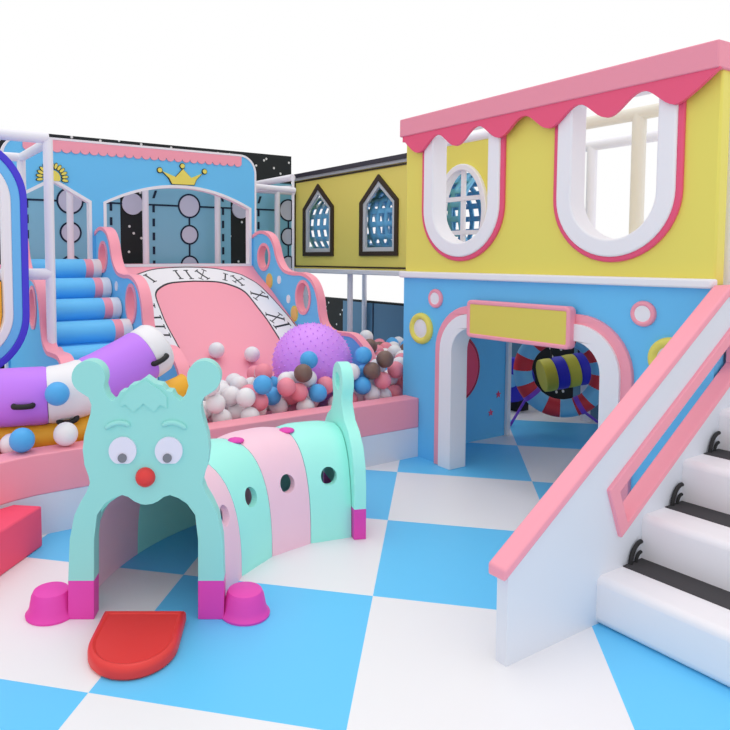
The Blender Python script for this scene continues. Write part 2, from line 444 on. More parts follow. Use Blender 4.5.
for k in range(ns):
    for j in range(7):
        a = PI + PI * j / 6
        sc.append((1.36 + w * (k + .5) + w * .49 * math.cos(a), 2.755 + .035 * math.sin(a) - .012))
sc += [(3.735, 2.735), (3.735, 2.825)]
obj('scalloped_band', P(sc, [], FY, YC - .012, YC + .002), PINK, C)
cw = [(2.885, 2.468), (3.14, 2.472), (3.165, 2.53), (3.235, 2.60), (3.105, 2.545), (3.01, 2.635), (2.925, 2.545), (2.775, 2.595), (2.85, 2.53)]
cwm = Vector((3.01, 2.53))
grow = lambda pts, c, k: [(c[0] + (p[0] - c[0]) * k, c[1] + (p[1] - c[1]) * k) for p in pts]
crn = obj('crown', P(cw, [], FY, YC - .02, YC), GOLD, C)
obj('outline', P(grow(cw, cwm, 1.06), [], FY, YC - .012, YC + .001), INK, crn)
for x, z in ((2.745, 2.607), (3.005, 2.668), (3.27, 2.627)):
    kn = obj('knob', P(circ(x, z, .024, 20), [], FY, YC - .02, YC), GOLD, crn)
    obj('outline', P(circ(x, z, .032, 20), [], FY, YC - .012, YC + .001), INK, kn)
sn = obj('sun', P(circ(1.63, 2.455, .075, 28, a0=-.35, a1=PI + .35), [], FY, YC - .02, YC), GOLD, C)
for k in range(13):
    a = -.15 + (PI + .3) * k / 12
    cx, cz = 1.63 + .122 * math.cos(a), 2.455 + .122 * math.sin(a)
    el = lambda s: [(cx + s * (.028 * math.cos(t) * math.cos(a) - .013 * math.sin(t) * math.sin(a)), cz + s * (.028 * math.cos(t) * math.sin(a) + .013 * math.sin(t) * math.cos(a))) for t in [2 * PI * i / 14 for i in range(14)]]
    r_ = obj('ray', P(el(1), [], FY, YC - .02, YC), GOLD, sn)
    obj('outline', P(el(1.3), [], FY, YC - .012, YC + .001), INK, r_)
obj('platform', B(1.16, 6.94, 1.53, 3.93, 8.2, 1.60), PINK, C)
# pipe frame behind the castle front
F = thing('pipe_frame', 'white padded pipe frame standing between castle front and starry wall', 'frame', (3.5, 7.6, 0))
for x, y in ((3.05, 8.12), (4.05, 8.12), (4.98, 8.12), (2.12, 8.12), (3.955, 7.0)):
    obj('pipe_post', T([(x, y, 0), (x, y, 2.62)], .04), PIPE, F)
obj('pipe_rail', T([(4.55, 8.2, 2.66), (4.55, 7.06, 2.66)], .042), PIPE, F)
obj('pipe_post', T([(4.56, 7.06, 0), (4.56, 7.06, 2.69)], .015), PIPE, F)
obj('pipe_rail', T([(3.955, 7.03, 2.52), (4.56, 7.03, 2.50)], .034), PIPE, F)
obj('pipe_rail', T([(3.955, 8.0, 2.55), (4.56, 7.10, 2.53)], .034), PIPE, F)
obj('pipe_rail', T([(2.12, 8.12, 2.60), (5.26, 8.12, 2.60)], .04), PIPE, F)

# ------------------------------------------------------------------ slide with clock ring
PR = [(6.9, 1.6), (6.75, 1.49), (6.47, 1.33), (6.16, 1.115), (5.96, .98), (5.5, .665), (5.2, .47), (4.9, .30)]
PRS = smoothpts([(a, b, 0) for a, b in PR], n=5)
def sz(y):
    for (a, za, _), (b, zb, _) in zip(PRS, PRS[1:]):
        if b <= y <= a: return za + (zb - za) * (y - a) / (b - a)
    return 1.6 if y > 6.9 else .30
SL = thing('slide', 'pink slide with a clock-face ring of Roman numerals running into the ball pit', 'slide', (3.0, 6.0, 0))
bed = [(6.88, 0)] + [(p[0], p[1]) for p in PRS if p[0] < 6.88] + [(4.9, 0)]
bed[1:1] = [(6.88, sz(6.88))]
obj('slide_bed', P(bed, [], FX, 2.13, 3.88), PINK, SL)
def drape(bm, outer, holes, h=.006, step=.05):
    """thin sheet following the slide surface, cut into strips along Y so that it bends with the bed"""
    prism(bm, outer, holes, FZ, 0, 1)
    ysx = sorted({round(p[0], 4) for p in PRS})
    for y in ysx:
        bmesh.ops.bisect_plane(bm, geom=bm.verts[:] + bm.edges[:] + bm.faces[:], plane_co=(0, y, 0), plane_no=(0, 1, 0))
    for v in bm.verts: v.co.z = sz(v.co.y) + (h if v.co.z > .5 else -.004)
    return bm
XM = 3.02
ro = [(.0, 6.856), (.15, 6.852), (.34, 6.836), (.48, 6.80), (.62, 6.737), (.67, 6.679), (.735, 6.565), (.77, 6.422), (.80, 6.287), (.825, 6.133), (.84, 5.941), (.84, 5.35)]
ri = [(.0, 6.632), (.22, 6.617), (.33, 6.587), (.415, 6.535), (.478, 6.479), (.52, 6.398), (.54, 6.235), (.555, 6.043), (.55, 5.812), (.54, 5.35)]
def sym(half, d=0):
    sm = smoothpts([(a, b, 0) for a, b in half], n=4)
    R_ = [(XM + max(0, a + (d if a > .05 else 0)), b + (d if b > 6.3 else 0)) for a, b, _ in sm]
    return R_ + [(2 * XM - x, y) for x, y in reversed(R_[1:])]
def band(outer, inner):
    """open-bottomed ring outline: outer right->left loop then inner back"""
    return outer[::-1], inner
def ringpoly(outer_half, inner_half, d0=0, d1=0):
    so = smoothpts([(a, b, 0) for a, b in outer_half], n=4); si = smoothpts([(a, b, 0) for a, b in inner_half], n=4)
    so = [(a + (d0 if a > .05 else 0), b + (d0 if b > 6.3 else 0)) for a, b, _ in so]
    si = [(a + (d1 if a > .05 else 0), b + (d1 if b > 6.3 else 0)) for a, b, _ in si]
    R_ = [(XM + a, b) for a, b in so]; L_ = [(XM - a, b) for a, b in so]
    r_ = [(XM + a, b) for a, b in si]; l_ = [(XM - a, b) for a, b in si]
    return L_[::-1] + R_[1:] + r_[::-1] + l_[1:]
cr = obj('clock_ring', drape(bmesh.new(), ringpoly(ro, ri), []), WHITE, SL, smooth=False)
obj('ring_outline', drape(bmesh.new(), ringpoly(ro, ro, .004, -.004), [], .008), INK, cr, smooth=False)
obj('ring_outline', drape(bmesh.new(), ringpoly(ri, ri, .005, -.005), [], .008), INK, cr, smooth=False)
def stroke(bm, a, b, w):
    a = Vector(a); b = Vector(b); n = (b - a).normalized(); p = Vector((-n.y, n.x)) * w / 2
    return drape(bm, [tuple(a + p), tuple(a - p), tuple(b - p), tuple(b + p)], [], .010)
def serif(bm, a, b, w=.009, L=.05):
    a = Vector(a); b = Vector(b); n = (b - a).normalized(); p = Vector((-n.y, n.x)) * L / 2
    for c in (a, b): stroke(bm, c - p, c + p, w)
NUM = [  # (numeral, strokes (from, to, thickness)) on the slide, in X, Y
    [((2.522, 6.75), (2.582, 6.631), .022)],
    [((2.884, 6.808), (2.895, 6.674), .02), ((3.008, 6.81), (3.015, 6.67), .02), ((3.131, 6.804), (3.209, 6.665), .02), ((3.226, 6.81), (3.12, 6.667), .009)],
    [((3.46, 6.748), (3.395, 6.632), .018), ((3.525, 6.71), (3.562, 6.531), .018), ((3.625, 6.655), (3.493, 6.60), .009)],
    [((3.593, 6.407), (3.765, 6.333), .022), ((3.747, 6.412), (3.599, 6.319), .009)],
    [((3.604, 6.105), (3.777, 6.02), .022), ((3.774, 6.095), (3.614, 6.0), .009), ((3.605, 5.925), (3.80, 5.955), .022)],
    [((2.27, 6.40), (2.44, 6.36), .02), ((2.28, 6.31), (2.44, 6.28), .02)],
    [((2.26, 6.13), (2.445, 6.132), .02), ((2.25, 6.03), (2.434, 6.015), .02), ((2.24, 5.925), (2.444, 5.91), .02)],
]
LET = []
for n_ in NUM:                                  # one mesh per letter: an I is one thick stroke, an X a thick and a thin one
    for st_ in n_:
        if st_[2] < .012: LET[-1].append(st_)
        else: LET.append([st_])
for n_ in LET:
    bm = bmesh.new()
    for a, b, w_ in n_:
        w_ *= .8
        t_ = bmesh.new(); stroke(t_, a, b, w_)
        me = bpy.data.meshes.new('t'); t_.to_mesh(me); t_.free(); bm.from_mesh(me); bpy.data.meshes.remove(me)
        ss = Vector(a); 
        for c in (Vector(a), Vector(b)):
            nn = (Vector(b) - Vector(a)).normalized(); pp = Vector((-nn.y, nn.x)) * .027
            t_ = bmesh.new(); stroke(t_, c - pp, c + pp, .008)
            me = bpy.data.meshes.new('t'); t_.to_mesh(me); t_.free(); bm.from_mesh(me); bpy.data.meshes.remove(me)
    obj('numeral', bm, INK, cr, smooth=False)
# wavy side panels, outline in (Y, Z)
WAVE = [(6.95, 1.88), (6.871, 1.927), (6.70, 1.972), (6.51, 1.929), (6.40, 1.82), (6.325, 1.662), (6.20, 1.545), (6.02, 1.512), (5.85, 1.512), (5.706, 1.471), (5.61, 1.393), (5.546, 1.271), (5.516, 1.13), (5.46, 1.01), (5.34, .955), (5.2, .955), (5.0, .955), (4.88, .90), (4.78, .82), (4.72, .70), (4.70, .55)]
WV = [(p[0], p[1]) for p in smoothpts([(a, b, 0) for a, b in WAVE], n=4)]
HOLES = [(6.62, 1.684, .112, .128), (5.82, 1.266, .112, .152)]
def side_panel(parent, x0, x1, face=True):
    ol = [(6.95, .02)] + WV + [(4.70, .02)]
    hs = [circ(a, b, c + .028, 32, ry=d + .028) for a, b, c, d in HOLES]
    p = obj('side_panel', P(ol, hs, FX, x0 + .004, x1 - .004), BLUE, parent)
    # pink padded rim along the wavy edge and round the holes
    inner = []
    for i, (a, b) in enumerate(WV):
        q0 = Vector(WV[max(0, i - 1)]); q1 = Vector(WV[min(len(WV) - 1, i + 1)]); t = (q1 - q0).normalized()
        n = Vector((t.y, -t.x)) * -1
        if n.y > 0 and abs(n.y) > .3 or n.x > 0 and abs(n.y) <= .3: n = -n
        inner.append((a, b))
    rim = bmesh.new()
    N = len(WV)
    outs, ins = [], []
    for i, (a, b) in enumerate(WV):
        q0 = Vector(WV[max(0, i - 1)]); q1 = Vector(WV[min(N - 1, i + 1)]); t = (q1 - q0).normalized()
        nrm = Vector((-t.y, t.x))          # path runs towards -Y: this points down / inwards
        if nrm.y > 0 and abs(t.x) > .2: nrm = -nrm
        if abs(t.x) <= .2 and nrm.x < 0: nrm = -nrm
        outs.append((a - nrm.x * .012, b - nrm.y * .012)); ins.append((a + nrm.x * .022, b + nrm.y * .022))
    prism(rim, outs + ins[::-1], [], FX, x0 - .006, x1 + .006)
    obj('edge_pad', rim, PINK, p)
    for a, b, c, d in HOLES:
        obj('hole_rim', P(circ(a, b, c + .03, 36, ry=d + .03), [circ(a, b, c, 36, ry=d)], FX, x0 - .006, x1 + .006), PINK, p)
    return p
rp = side_panel(SL, 3.88, 3.952)
for y, z, ry in ((6.50, 1.405, .045), (5.985, 1.075, .05)):
    dt = obj('dot', P(circ(y, z + .012, .055, 24, ry=.07), [], FX, 3.876, 3.885), GOLDO, rp)
    obj('outline', P(circ(y, z + .012, .07, 24, ry=.085), [], FX, 3.879, 3.886), YELP, dt)
for y, z in ((6.29, 1.435), (6.10, 1.235), (5.56, .93)):
    obj('dot', P(circ(y, z, .036, 20, ry=.045), [], FX, 3.876, 3.885), WHITE, rp)
lp = side_panel(SL, 2.04, 2.13)
for y, z in ((6.22, 1.41), (5.86, .98)):
    obj('dot', P(circ(y, z, .036, 20, ry=.045), [], FX, 2.036, 2.045), WHITE, lp)

# ------------------------------------------------------------------ soft roller steps beside the slide
SS = thing('roller_steps', 'soft climbing steps of blue rolls with pink and white ends left of the slide', 'steps', (1.65, 6.2, 0))
for i in range(7):
    y = 6.75 - .29 * i; z = 1.562 - .178 * i
    if z < .45: break
    def roll(x0, x1):
        bm = bmesh.new()
        prism(bm, circ(y + .02, z, .135, 28, ry=.102), [], lambda a, b, c: (c, a, b), x0, x1); return bm
    r_ = obj('roll', roll(1.37, 1.88), STEPB, SS)
    obj('pink_band', roll(1.88, 1.955), PINK, r_); obj('pink_band', roll(1.30, 1.37), PINK, r_)
    obj('white_band', roll(1.955, 2.036), WHITE, r_)
rampy = [(6.88, .02), (6.88, 1.50)] + [(6.75 - .29 * i, 1.50 - .178 * i) for i in range(7)] + [(5.0, .02)]
obj('ramp', P(rampy, [], FX, 1.31, 2.03), STEPB, SS)
side_panel(SS, 1.20, 1.29)

# ------------------------------------------------------------------ white tower frame and portal on the left
TF = thing('tower_frame', 'white padded pipe tower frame at the left edge before the castle', 'frame', (.7, 5.9, 0))
obj('pipe_post', T([(1.268, 5.47, 0), (1.268, 5.47, 2.60)], .038), PIPE, TF)
obj('pipe_post', T([(1.255, 6.42, 0), (1.255, 6.42, 2.60)], .038), PIPE, TF)
obj('pipe_rail', T([(1.27, 5.47, 2.60), (-.6, 5.47, 2.60)], .042), PIPE, TF)
obj('pipe_rail', T([(1.268, 5.47, 2.57), (1.255, 6.42, 2.57)], .038), PIPE, TF)
obj('pipe_rail', T([(1.255, 6.42, 2.57), (-.6, 6.42, 2.57)], .038), PIPE, TF)
obj('pipe_rail', T([(1.268, 5.47, 1.55), (-.6, 5.47, 1.55)], .044), PIPE, TF)
PO = thing('portal', 'rounded portal ring banded violet, blue and white at the left edge', 'play panel', (.40, 5.36, .78))
prr = lambda d: rrect(-.30 + d, .80 + d, 1.073 - d, 2.55 - d, .45 - d * .9, 14)
obj('violet_band', P(prr(0), [prr(.05)], FY, 5.30, 5.427), VIOL, PO, .008)
obj('blue_band', P(prr(.05), [prr(.115)], FY, 5.305, 5.405), SKYB, PO, .006)
obj('white_band', P(prr(.115), [prr(.178)], FY, 5.30, 5.41), WHITE, PO, .008)
obj('orange_pad', P(prr(.17)[:0] + [(-.12, 1.0), (.85, 1.0), (.888, 1.25), (.888, 1.5), (-.12, 1.5)], [], FY, 5.37, 5.41), ORNG, PO)

# ------------------------------------------------------------------ ball pit
BP = thing('ball_pit', 'low ball pit wall with pink padded top and white lower board', 'ball pit', (2.6, 4.3, 0))
front = [(-.9, 3.72), (.2, 3.98), (.62, 4.10), (.74, 4.14), (.86, 4.165), (.98, 4.168), (3.953, 4.168)]
def offs(pts, d):
    out = []
    for i, p in enumerate(pts):
        q0 = Vector(pts[max(0, i - 1)]); q1 = Vector(pts[min(len(pts) - 1, i + 1)]); t = (q1 - q0).normalized()
        out.append((p[0] - t.y * d, p[1] + t.x * d))
    return out
obj('pink_pad', P(front + offs(front, .17)[::-1][0:1] + offs(front, .17)[::-1][1:], [], FZ, .25, .50), PINK, BP, .008)
obj('white_board', P(offs(front, .006) + offs(front, .16)[::-1], [], FZ, 0, .252), PANELW, BP)
BASE = .40
fl_ = offs(front, .165)
obj('pit_floor', P(fl_ + [(3.953, 4.38), (4.3, 4.40), (5.6, 5.6), (5.6, 6.4), (4.0, 6.4), (4.0, 4.65), (2.9, 4.65), (1.3, 4.95), (1.2, 5.6), (-.9, 5.6)], [], FZ, .28, BASE), PINK, BP)

tag(obj('step_block', P([(.853, 4.008), (.575, 3.732), (-.55, 2.62), (-.9, 3.0), (-.9, 3.70), (.2, 3.955), (.62, 4.085), (.72, 4.12)], [], FZ, 0, .24), REDV, None, .01, 2, loc=(.3, 3.7, 0)),
    'red padded step block in front of the ball pit wall at left edge', 'step')

# giant purple spiky ball
GC = Vector((3.40, 4.95, .742)); GR = .352
gb = ball(bmesh.new(), GC, GR, 5)
pts = []
NS = 420
for i in range(NS):
    z = 1 - 2 * (i + .5) / NS; a = i * 2.399963; s = math.sqrt(1 - z * z)
    pts.append(Vector((s * math.cos(a), s * math.sin(a), z)))
for d in pts:
    c = GC + d * GR; u = d.orthogonal().normalized(); w = d.cross(u)
    r0 = [gb.verts.new(c - d * .004 + (u * math.cos(2 * PI * k / 6) + w * math.sin(2 * PI * k / 6)) * .009) for k in range(6)]
    tip = gb.verts.new(c + d * .016)
    for k in range(6): gb.faces.new([r0[k], r0[(k + 1) % 6], tip])
tag(obj('spiky_ball', gb, PURB, None, loc=tuple(GC - Vector((0, 0, GR)))), 'giant purple spiky ball at the foot of the pink slide', 'ball')

# purple and white padded rocker on an orange tube
RK = thing('caterpillar_roller', 'purple and white padded tube with dark handles on an orange tube in ball pit', 'soft toy', (1.3, 4.75, .40))
RP = smoothpts([(.42, 4.93, .73), (.636, 4.735, .76), (.857, 4.61, .774), (1.09, 4.545, .78), (1.30, 4.535, .825), (1.516, 4.55, .91), (1.70, 4.57, .993), (1.78, 4.59, 1.03)], n=10)
def sub(a, b): return RP[a:b + 1]
NR = len(RP) - 1
rr = .19
segs = [(0, 27, PURP), (27, 39, WHITE), (39, 59, PURP), (59, NR, WHITE)]
for a, b, m in segs:
    p = sub(a, b)
    rad = [rr * (.965 if i in (0, len(p) - 1) else 1) for i in range(len(p))]
    if b == NR:
        q = (Vector(p[-1]) - Vector(p[-2])).normalized()
        p = p + [tuple(Vector(p[-1]) + q * h) for h in (.02, .035, .042)]
        rad = rad[:-1] + [rr * k for k in (.99, .93, .8, .5)]
    obj('purple_segment' if m is PURP else 'white_segment', T(p, rad, seg=32), m, RK)
OP = smoothpts([(.417, 4.97, .495), (.747, 4.705, .50), (.991, 4.54, .503), (1.278, 4.515, .535), (1.577, 4.555, .611), (1.928, 4.60, .70), (2.03, 4.61, .735)], n=8)
obj('orange_tube', T(OP, .09, seg=24), ORNG, RK)
def fine(cx, cy, cz): return (cx, cy, cz)
def handle(i, ang, L=.062):
    c = Vector(RP[i]); t = (Vector(RP[min(NR, i + 1)]) - Vector(RP[max(0, i - 1)])).normalized()
    side_ = Vector((t.y, -t.x, 0)).normalized(); up = side_.cross(t).normalized()
    n = side_ * math.cos(ang) + up * math.sin(ang)
    pts_ = [c + n * (rr + h) + t * (L * s) for s, h in ((-.9, -.008), (-.8, .014), (0, .024), (.8, .014), (.9, -.008))]
    obj('handle', T(smoothpts([tuple(p) for p in pts_], n=4), .018, seg=10), BLACK, RK)
handle(22, -.12); handle(31, -.95); handle(60, -.10)

# the balls
BR = .075
def ballmesh(m):
    bm = ball(bmesh.new(), (0, 0, 0), BR, 3)
    me = bpy.data.meshes.new('ball'); bm.to_mesh(me); bm.free(); me.materials.append(m); me.shade_smooth(); return me
BM = {'white': ballmesh(BALLW), 'pink': ballmesh(BALLP), 'blue': ballmesh(BALLB), 'brown': ballmesh(BALLN)}
SUF = ' lying loose among the heaped plastic balls of the pit'
def ground(x, y):
    g = BASE
    if 2.05 < x < 3.95 and y > 4.8: g = max(g, sz(y) + .012 / 1)
    return g
placed = []
def slide_lift(x, y):
    if 2.05 < x < 3.95 and y > 4.85:
        s = (sz(y + .02) - sz(y - .02)) / .04
        return sz(y) + .008 + BR * math.sqrt(1 + s * s)
    return 0
def top_z(x, y):
    z = max(BASE + BR + .001, slide_lift(x, y))
    for (a, b, c) in placed:
        d2 = (a - x) ** 2 + (b - y) ** 2
        if d2 < (2 * BR) ** 2 * 1.0: z = max(z, c + math.sqrt((2 * BR) ** 2 - d2) + .0005)
    return z
def clash(x, y, z):
    p = Vector((x, y, z))
    if (p - GC).length < GR + BR + .014: return True
    for q in RP[::2]:
        if (p - Vector(q)).length < rr + BR + .012: return True
    for q in OP[::2]:
        if (p - Vector(q)).length < .095 + BR + .01: return True
    for X in (1.27,):
        if math.hypot(x - X, y - 5.47) < .038 + BR + .01: return True
    for x0, x1 in ((2.04, 2.13), (3.88, 3.98), (1.20, 1.29)):
        if x0 - BR - .012 < x < x1 + BR + .012 and y > 4.70 - BR - .01: return True
    return False
def inside(x, y):
    if y < 4.17 + .165 + BR + .01 and x < 3.95: 
        return False
    if x < .55: return False
    if x < 2.06: 
        return y < 5.18
    if x < 3.88: return y < 5.10
    if y < 4.39 + BR: return False
    if x > 5.5 or y > 5.95: return False
    return y > 1.13 * x - .42
def put(x, y, z, col, label=None, group=None):
    o = bpy.data.objects.new('pit_ball', BM[col]); COL.objects.link(o); o.location = (x, y, z)
    tag(o, label or (col + ' plastic ball' + SUF), 'ball', group or (col + ' balls in the pit'))
    placed.append((x, y, z))
    return o
# single balls that can be told apart
def single(x, y, z, col, label):
    o = put(x, y, z, col, label); del o['group']; return o
single(2.77, 5.59, slide_lift(2.77, 5.59), 'white', 'white ball alone on the pink slide, left of the other white ball on it')
single(3.10, 5.51, slide_lift(3.10, 5.51), 'white', 'white ball alone on the pink slide, nearer the giant purple ball')
single(1.015, 4.268, .835, 'blue', 'blue ball against the front of the purple and white tube')
single(1.06, 4.262, .5765, 'white', 'white ball on the pink pit wall in front of the tube')
single(.80, 4.26, .5765, 'blue', 'blue ball on the pink pit wall top near the red step block')
def pick(x):
    r = random.random()
    if x < 2.75: return 'white' if r < .80 else 'pink' if r < .91 else 'blue' if r < .99 else 'brown'
    return 'white' if r < .50 else 'pink' if r < .73 else 'blue' if r < .945 else 'brown'
n = 0; tries = 0
XR = (.55, 5.6); YR = (4.35, 6.3)
while n < 275 and tries < 900:
    tries += 1
    best = None
    for _ in range(40):
        x = random.uniform(*XR); y = random.uniform(*YR)
        if not inside(x, y): continue
        z = top_z(x, y)
        cap = .72 if x > 2.85 else .645 if x > 2.0 else .58
        if z > cap or clash(x, y, z): continue
        if best is None or z < best[2]: best = (x, y, z)
    if best is None: continue
    put(*best, pick(best[0])); n += 1
for x, y, c in ((2.58, 4.42, 'blue'), (2.80, 4.43, 'pink'), (2.97, 4.45, 'brown'), (3.10, 4.56, 'blue'), (3.30, 4.60, 'white'), (2.14, 4.43, 'white'), (2.78, 4.75, 'pink'), (4.18, 5.10, 'brown'), (4.50, 5.55, 'white'), (4.15, 5.45, 'blue'), (3.80, 4.43, 'brown'), (3.62, 4.50, 'blue')):
    z = top_z(x, y)
    if not clash(x, y, z): put(x, y, z, c); n += 1
print('balls', n, 'tries', tries)

# ------------------------------------------------------------------ caterpillar tunnel
FH = Vector((math.cos(math.radians(58)), math.sin(math.radians(58)), 0)); RT = Vector((FH.y, -FH.x, 0))
CP = lambda l, d, z: RT * l + FH * d + Vector((0, 0, z))      # lateral, depth, height from the viewer's standpoint on the floor
FD = 3.049; FL = -.637
CT = thing('caterpillar_tunnel', 'mint and pink caterpillar play tunnel with a round-eared face and curved body', 'play tunnel', tuple(CP(-.3, 3.6, 0)))
def px(x, y):
    """measured outline units -> metres in the plane of the face (lateral, height)"""
    a = math.radians(3.52); u = (y - 299) / 677
    k = FD / (math.cos(a) - u * math.sin(a))
    return ((x - 283) / 677 * k, 1.68 - k * (math.sin(a) + u * math.cos(a)))
half = [(146, 377), (137, 383.5), (130, 385), (125.5, 391), (120, 391.5), (117, 397.5), (111.5, 401), (106.6, 395.6), (103.5, 386), (105.2, 379)]
a_ = [(88.3 + 17 * math.cos(t), 377.5 - 17 * math.sin(t)) for t in [math.radians(k) for k in range(15, 255, 15)]]
rest = [(88.3, 397.5), (91.2, 405), (90.2, 414), (87.5, 423), (84, 436), (82.5, 450), (84.2, 465), (88.3, 476), (89.7, 483), (86.5, 492), (80, 503), (74, 516), (69.5, 540), (68, 580), (68, 619.5)]
left_ = half + a_ + rest
opening_l = [(94, 619.5), (94, 540), (97, 515), (105, 504), (114, 498), (122, 495.3), (128, 497), (134, 501.5), (140, 504.2), (146, 505)]
L2 = left_ + opening_l[:-1]
full = L2 + [(146, 505)] + [(292 - x, y) for x, y in reversed(L2[1:])]
fpoly = [px(*p) for p in full]
# split the magenta base from the mint face at y = 580
FZP = lambda a, b, c: tuple(CP(a, c, b))
fm = P(fpoly, [], FZP, FD - .0, FD + .085)
bmesh.ops.bisect_plane(fm, geom=fm.verts[:] + fm.edges[:] + fm.faces[:], plane_co=(0, 0, .185), plane_no=(0, 0, 1))
for f in fm.faces: f.material_index = 1 if f.calc_center_median().z < .185 else 0
face = obj('face', fm, [MINTF, MAG], CT, .018, 3)
for sx in (-1, 1):
    ex = 146 + sx * 23
    def eyeo(s): 
        c = circ(ex, 450.5, 13.8 * s, 36, ry=14 * s)
        return [px(x, min(y, 450.5 + 12.4 * s)) for x, y in c]
    ey = obj('eye', P(eyeo(1), [], FZP, FD - .012, FD + .005), EYE, face, .003)
    obj('pupil', P([px(x, y) for x, y in circ(146 + sx * 22.4 + 2.4 * 0 - .6, 457.2, 4.5, 24)], [], FZP, FD - .018, FD), PUP, ey)
    bp = [px(146 + sx * x - 0, y) for x, y in ((16, 425.8), (21.5, 423), (28, 422.6), (34.5, 424.6), (40.5, 428.8))]
    obj('brow', T(smoothpts([tuple(CP(a, FD - .004, b)) for a, b in bp], n=4), [.004] + [.009] + [.012] * 13 + [.009] + [.004], seg=10), MINTF, face)
nc = px(145.5, 477)
obj('nose', ball(bmesh.new(), CP(nc[0], FD, nc[1]), .046, 3, (1, 1, 1)), RED, face)
zg = [px(x, y) for x, y in ((121, 406.5), (125.5, 404), (134, 411.7), (143.5, 403), (154.3, 411.6), (160.5, 404.5), (167, 408))]
up = [px(x, y) for x, y in ((121, 401), (125.5, 394), (134, 387.5), (146, 380), (154.3, 386), (160.5, 389.5), (167, 397))]
obj('fringe', P(up + zg[::-1], [], FZP, FD - .008, FD + .004), MINTF, face)
tg = []
# body: five arch segments along a quarter turn to the right
RA = 1.22; AC = (FL + RA, FD + .07)
def arcp(t): return (AC[0] - RA * math.cos(t), AC[1] + RA * math.sin(t), math.sin(t), math.cos(t))
def arch_sec(k, n=22, w=.35, h=.612, s=1.0):
    a = PI * k / n
    q = .78
    cc, s2 = math.cos(a), math.sin(a)
    return (w * s * math.copysign(abs(cc) ** q, cc), h * s * (abs(s2) ** q))
def body(t0, t1, th=.03, n=9):
    bm = bmesh.new(); NSC = 26
    outer, inner = [], []
    for i in range(n + 1):
        t = t0 + (t1 - t0) * i / n
        x, y, dl, dd = arcp(t)
        # a shallow groove near each end of a segment
        e = min(i, n - i); s = {0: .985, 1: 1.0}.get(e, 1.012 if e == 2 else 1.015)
        ro_, ri_ = [], []
        for k in range(NSC + 1):
            w_, h_ = arch_sec(k, NSC, s=s); wi, hi = arch_sec(k, NSC, w=.35 - th, h=.612 - th)
            # lateral axis of the section: radial direction
            rx, ry_ = math.cos(t), -math.sin(t)
            ro_.append(bm.verts.new(CP(x + rx * w_, y + ry_ * w_, h_)))
            ri_.append(bm.verts.new(CP(x + rx * wi, y + ry_ * wi, hi)))
        outer.append(ro_); inner.append(ri_)
    for i in range(n):
        for k in range(NSC):
            bm.faces.new([outer[i][k], outer[i][k + 1], outer[i + 1][k + 1], outer[i + 1][k]])
            bm.faces.new([inner[i][k], inner[i + 1][k], inner[i + 1][k + 1], inner[i][k + 1]])
        for k in (0, NSC): bm.faces.new([outer[i][k], outer[i + 1][k], inner[i + 1][k], inner[i][k]])
    for i in (0, n):
        for k in range(NSC): bm.faces.new([outer[i][k], inner[i][k], inner[i][k + 1], outer[i][k + 1]])
    return bm
TB = [.005, .10, .42, .746, 1.072, 1.375]
for i in range(5):
    g = obj('body_segment', body(TB[i] + .002, TB[i + 1] - .002), MINT if i % 2 == 0 else BLUSH, CT, label='mint body segment' if i % 2 == 0 else 'pale pink body segment')
    if i < 1: continue
    # round porthole cut through the near side of the segment
    t = (TB[i] + TB[i + 1]) / 2; x, y, dl, dd = arcp(t)
    nn = Vector(CP(math.cos(t), -math.sin(t), 0))
    cen = Vector(CP(x, y, .375))
    cut = lathe(bmesh.new(), [(.052, .18), (.052, .50)], cen, nn, 24)
    bmesh.ops.recalc_face_normals(cut, faces=cut.faces)
    cme = bpy.data.meshes.new('cut'); cut.to_mesh(cme); cut.free()
    cob = bpy.data.objects.new('cut', cme); COL.objects.link(cob)
    md = g.modifiers.new('hole', 'BOOLEAN'); md.operation = 'DIFFERENCE'; md.object = cob; md.solver = 'EXACT'
    bpy.context.view_layer.update()
    new = bpy.data.meshes.new_from_object(g.evaluated_get(bpy.context.evaluated_depsgraph_get()))
    g.modifiers.clear(); g.data = new
    bpy.data.objects.remove(cob); bpy.data.meshes.remove(cme)
    if i:
        x, y, dl, dd = arcp(TB[i])
        obj('connector', ball(bmesh.new(), CP(x + math.cos(TB[i]) * .05, y - math.sin(TB[i]) * .05, .608), .05, 2, (1, 1, .34)), MAG, CT)
# tail plate: seen almost edge-on, a plate with a round loop on top
tx, ty, dl, dd = arcp(1.378)
TA = .19
tl = lambda a, b, c: tuple(CP(tx + c * math.cos(TA) - a * math.sin(TA), ty + a * math.cos(TA) + c * math.sin(TA), b))
half_t = [(0, .70), (.06, .74), (.10, .80), (.10, .86)]
tp = [(-.39, 0), (-.39, .30), (-.375, .43), (-.33, .54), (-.25, .62), (-.16, .67), (-.10, .76)]
tp2 = tp + [(.125 * math.cos(t), .885 + .125 * math.sin(t)) for t in [math.radians(k) for k in range(215, -40, -15)]] + [(-a, b) for a, b in reversed(tp)]
tm = P(tp2, [circ(0, .885, .055, 20)], tl, .0, .075)
bmesh.ops.bisect_plane(tm, geom=tm.verts[:] + tm.edges[:] + tm.faces[:], plane_co=(0, 0, .185), plane_no=(0, 0, 1))
for f in tm.faces: f.material_index = 1 if f.calc_center_median().z < .185 else 0
obj('tail_plate', tm, [MINT, MAG], CT, .025, 3)
